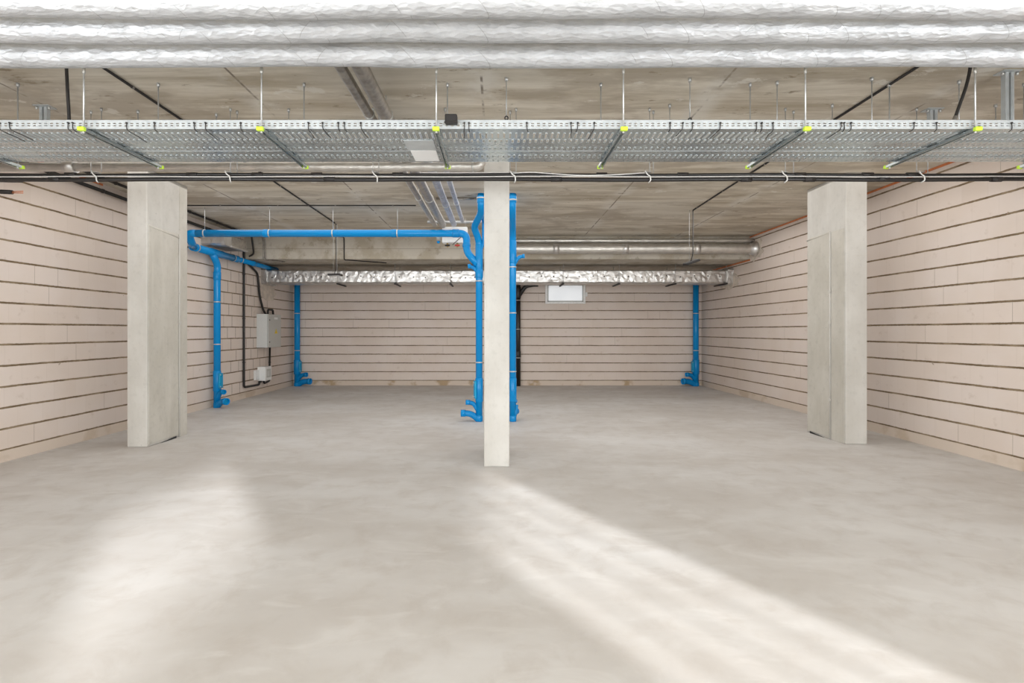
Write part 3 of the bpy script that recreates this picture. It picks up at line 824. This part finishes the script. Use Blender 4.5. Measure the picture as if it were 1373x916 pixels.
# round ducts on the face of the beam, right half
zz = CAMZ + (VY - 334) / F * 11.1
t = thing('round_duct', (3, 11.1, zz), 'thicker round foil duct in front of the beam, right of the column', 'duct', 'round ducts on the beam')
MB().tube([(.16 + (XR - .17) * k / 40, 11.1, zz) for k in range(41)], [.105 + random.uniform(-.002, .002) for k in range(41)], 28).build('pipe', 'foildull', t)
for x in (1.25, 2.75, 4.3):
    MB().ring((x, 11.1, zz), (1, 0, 0), .103, .112, .12, 28).build('tape_band', 'foilrough', t)
MB().tube([(XR - .16, 11.1, zz), (XR - .06, 11.1, zz), (XR, 11.1, zz)], [.108, .15, .17], 24).build('wall_collar', 'foilrough', t)
zz = CAMZ + (VY - 323) / F * 11.2
o = MB().tube([(.16 + (XR - .17) * k / 30, 11.2, zz) for k in range(31)], [.05 + random.uniform(-.002, .002) for k in range(31)], 20).build('round_duct', 'foildull')
tag(recenter(o), 'thin foil lagged pipe above the thicker duct on the beam', 'duct', 'round ducts on the beam')
# stub of a rectangular duct at the left wall
t = thing('duct_stub', (-5.4, 9.75, 3.1), 'short foil ended rectangular duct leaving the left wall above the blue run', 'duct')
m = duct(XL + .0, -5.2, 9.72, 9.98, 3.14, 3.37); m.build('foil_end', 'foilrough', t)
MB().box(XL, -5.21, 9.97, 10.60, 3.15, 3.36, .006).build('casing', 'greypipe', t)
MB().box(-5.25, -5.19, 9.97, 10.62, 3.135, 3.165, .006).build('foil_edge', 'foilrough', t)

# ------------------------------------------------------------------ hanging lamps
for sx, yl, pz, tilt, lb in ((-3.17, 9.95, CAMZ + (VY - 369) / F * 9.95, .02, 'small dark lamp hung low in front of the foil duct, left half'),
                       (3.36, 8.9, CAMZ + (VY - 352) / F * 8.9, .34, 'small dark lamp with pale lens hung before the beam, right half')):
    t = thing('hanging_lamp', (sx, yl, pz), lb, 'lamp', 'hanging lamps')
    q = Matrix.Rotation(-tilt, 3, 'Y') @ Matrix.Rotation(.12 if tilt > .1 else .0, 3, 'X')
    MB().box(sx - .12, sx + .12, yl - .10, yl + .10, pz - .015, pz + .025, .010, q, 2).build('housing', 'rubber', t)
    MB().box(sx - .095, sx + .095, yl - .08, yl + .08, pz - .0175, pz - .0135, .001, q).build('lens', 'lens', t)
    for dx in (-.035, .035):
        MB().tube([(sx + dx, yl, pz + .02), (sx + dx, yl, ZC)], .0032, 6).build('suspension_wire', 'rod', t)
    MB().tube(fillet([(sx - .01, yl, pz + .02), (sx + .02, yl - .02, pz + .15), (sx + .02, yl - .02, ZC - .015)], .05), .008, 8).build('lamp_cable', 'rubber', t)
# cables under the slab that feed them
for pts, r, lb, cat in (
    ([(-3.13, 2.7, ZC - .012), (-3.13, 6.9, ZC - .012), (-3.16, 9.9, ZC - .012)], .011, 'black cable clipped along the slab towards the lamp, left half', 'cable'),
    ([(3.30, 2.7, ZC - .012), (3.34, 6.8, ZC - .012), (3.37, 8.85, ZC - .012)], .011, 'black cable clipped along the slab towards the lamp, right half', 'cable'),
    ([(-5.2, 8.52, ZC - .010), (-1.37, 8.52, ZC - .010)], .008, 'thin dark conduit crossing the slab above the long blue pipe', 'conduit'),
    ([(-.98, 8.05, ZC - .02), (-.30, 8.05, ZC - .02)], .016, 'short grey tube crossing the slab beside the blue stack top', 'tube')):
    t = thing('cable', pts[0], lb, cat)
    a, b = Vector(pts[0]), Vector(pts[-1])
    MB().tube(pts, r, 10).build('sheath', 'greypipe' if cat == 'tube' else 'rubber', t)
    n = 8 if cat == 'cable' else 4
    for k in range(n):
        f = (k + .6) / n; p = a.lerp(b, f) if len(pts) == 2 else (Vector(pts[0]).lerp(Vector(pts[1]), f * 2) if f < .5 else Vector(pts[1]).lerp(Vector(pts[2]), f * 2 - 1))
        MB().ring(p, b - a, r - .001, r + .004, .018, 10).build('cable_clip', 'greypipe', t)
# loose cables hanging between the foil pipes and the tray
for pts, r, lb in (
    ([P(88, 60, 3.72), P(89, 90, 3.72), P(91, 130, 3.72), P(92.5, 152, 3.72), P(93, 175, 3.72)], .011, 'black cable dropping onto the tray near the left wall'),
    ([P(1304, 60, 3.75), P(1301, 92, 3.75), P(1296, 115, 3.75), P(1284, 148, 3.75), P(1278, 166, 3.75)], .011, 'black cable slanting down onto the tray beside the bent rod')):
    t = thing('cable', pts[-1], lb, 'cable', 'black cables dropping onto the tray')
    MB().tube([(pts[0].x, pts[0].y, ZC)] + fillet(pts, .1), r, 10).build('sheath', 'rubber', t)
    MB().tube([pts[3] * .55 + pts[4] * .45, pts[4]], r + .004, 10).build('sleeve', 'greypipe', t)

# ------------------------------------------------------------------ left wall: conduits, enclosure, socket box
XW = XL + .03
for pts, r, lb in (
    (fillet([(-5.58, 5.0, 3.49), (-5.58, 11.28, 3.45), (-5.615, 11.30, 3.3), (-5.615, 11.30, .26), (-5.615, 12.02, .24), (-5.615, 12.05, .37)], .06), .025, 'black conduit along the left wall top, dropping beside the grey box'),
    (fillet([(-5.35, 5.0, 3.57), (-5.35, 11.1, 3.565), (-5.35, 11.2, 3.2), (-5.60, 11.45, 3.15)], .06), .020, 'thin black conduit along the slab next to the left wall'),
    (fillet([(-5.60, 11.34, 3.05), (-5.60, 11.9, 2.85), (-5.61, 12.04, 2.3), (-5.58, 12.16, 1.98), (-5.55, 12.25, 1.89)], .1), .025, 'bundle of black cables dropping into the top of the grey box'),
    (fillet([(-5.55, 12.32, 1.90), (-5.55, 12.34, 2.02), (-5.55, 12.6, 2.02), (-5.55, 12.62, 1.9)], .05), .024, 'black cable loop bent over the top of the grey box'),
    (fillet([(-5.60, 12.55, 1.13), (-5.61, 12.55, .28), (-5.61, 12.26, .24), (-5.61, 12.22, .38)], .06), .022, 'black cable from the grey box down to the white socket box')):
    t = thing('conduit', pts[0], lb, 'conduit', 'black conduits on the left wall')
    MB().tube(pts, r, 12).build('sheath', 'black', t)
    L = [Vector(p) for p in pts]
    for k in range(0, len(L) - 1, 2):
        if (L[k + 1] - L[k]).length > .7:
            n = max(1, int((L[k + 1] - L[k]).length / .8))
            for j in range(n):
                c = L[k].lerp(L[k + 1], (j + .5) / n)
                MB().ring(c, L[k + 1] - L[k], r - .001, r + .006, .022, 12).build('pipe_clip', 'rubber', t)
t = thing('distribution_box', (-5.5, 12.3, 1.1), 'light grey electrical enclosure mounted on the left block wall', 'electrical box')
MB().box(XL, -5.40, 11.96, 12.66, 1.11, 1.90, .006).build('casing', 'boxgrey', t)
MB().box(-5.40, -5.394, 11.98, 12.64, 1.13, 1.88, .001).build('seal', 'rubber', t)
dr = MB().box(-5.394, -5.375, 11.965, 12.66, 1.112, 1.898, .005).build('door', 'boxdoor', t)
MB().sheet([(-5.3745, 12.30, 1.44), (-5.3745, 12.46, 1.44), (-5.3745, 12.38, 1.56)], (.001, 0, 0)).build('warning_sticker', 'yellow', dr)
MB().box(-5.375, -5.374, 12.28, 12.47, 1.78, 1.83).build('name_plate', 'white', dr)
for z in (1.24, 1.76):
    MB().tube([(-5.376, 12.03, z), (-5.366, 12.03, z)], .014, 10).build('lock', 'rubber', dr)
t = thing('socket_box', (-5.55, 12.1, .3), 'small white socket box with an open flap low on the left wall', 'electrical box')
MB().box(XL, -5.46, 12.0, 12.33, .33, .66, .01, None, 2).build('casing', 'white', t)
MB().box(XL + .005, -5.60, 11.80, 12.0, .36, .59, .006).build('flap', 'white', t)
MB().box(-5.461, -5.455, 12.06, 12.28, .40, .60, .003).build('window', 'boxdoor', t)
MB().box(-5.456, -5.450, 12.09, 12.2, .43, .55, .003).build('socket_insert', 'boxgrey', t)
for y in (12.05, 12.22):
    MB().tube([(-5.60, y, .335), (-5.60, y, .29)], .03, 10).build('cable_gland', 'rubber', t)
# pair of conduits on the beam
t = thing('conduit', (-5.18, 11.34, 3.3), 'pair of thin conduits crossing down the beam face above the foil duct', 'conduit')
for dx in (-.022, .022):
    MB().tube(fillet([(-5.4 + dx, 11.0, ZC - .02), (-5.18 + dx, 11.28, ZC - .02), (-5.18 + dx, 11.34, 3.45), (-5.18 + dx, 11.34, 3.08), (-4.9 + dx, 11.7, 3.082)], .05), .014, 8).build('tube', 'greypipe', t)
# cable stub poking out at the left edge
t = thing('conduit_stub', (-5.5, 5.6, 3.03), 'cut black conduit end with orange wires poking out by the left wall', 'conduit')
MB().tube([(XL, 5.6, 3.035), (-5.32, 5.6, 3.02)], .024, 12).build('sheath', 'black', t)
for dz in (-.007, .006):
    MB().tube([(-5.33, 5.6, 3.02 + dz), (-5.20, 5.6, 3.022 + dz * 1.5)], .005, 6).build('wire', 'orange', t)
o = MB().tube([(XL, 5.75, 3.185), (-5.35, 5.75, 3.18)], .012, 8).build('conduit_stub', 'black')
tag(recenter(o), 'thin black conduit end above the orange wired one by the left wall', 'conduit')
# cable on the beam face
o = MB().tube(fillet([(-3.95, 11.2, ZC - .012), (-3.42, 11.34, ZC - .012), (-3.42, 11.355, 3.45), (-3.42, 11.355, 3.08), (-2.6, 11.9, 3.085)], .04), .012, 8).build('cable', 'rubber')
tag(recenter(o), 'thin black cable running down the beam face behind the blue pipe', 'cable')
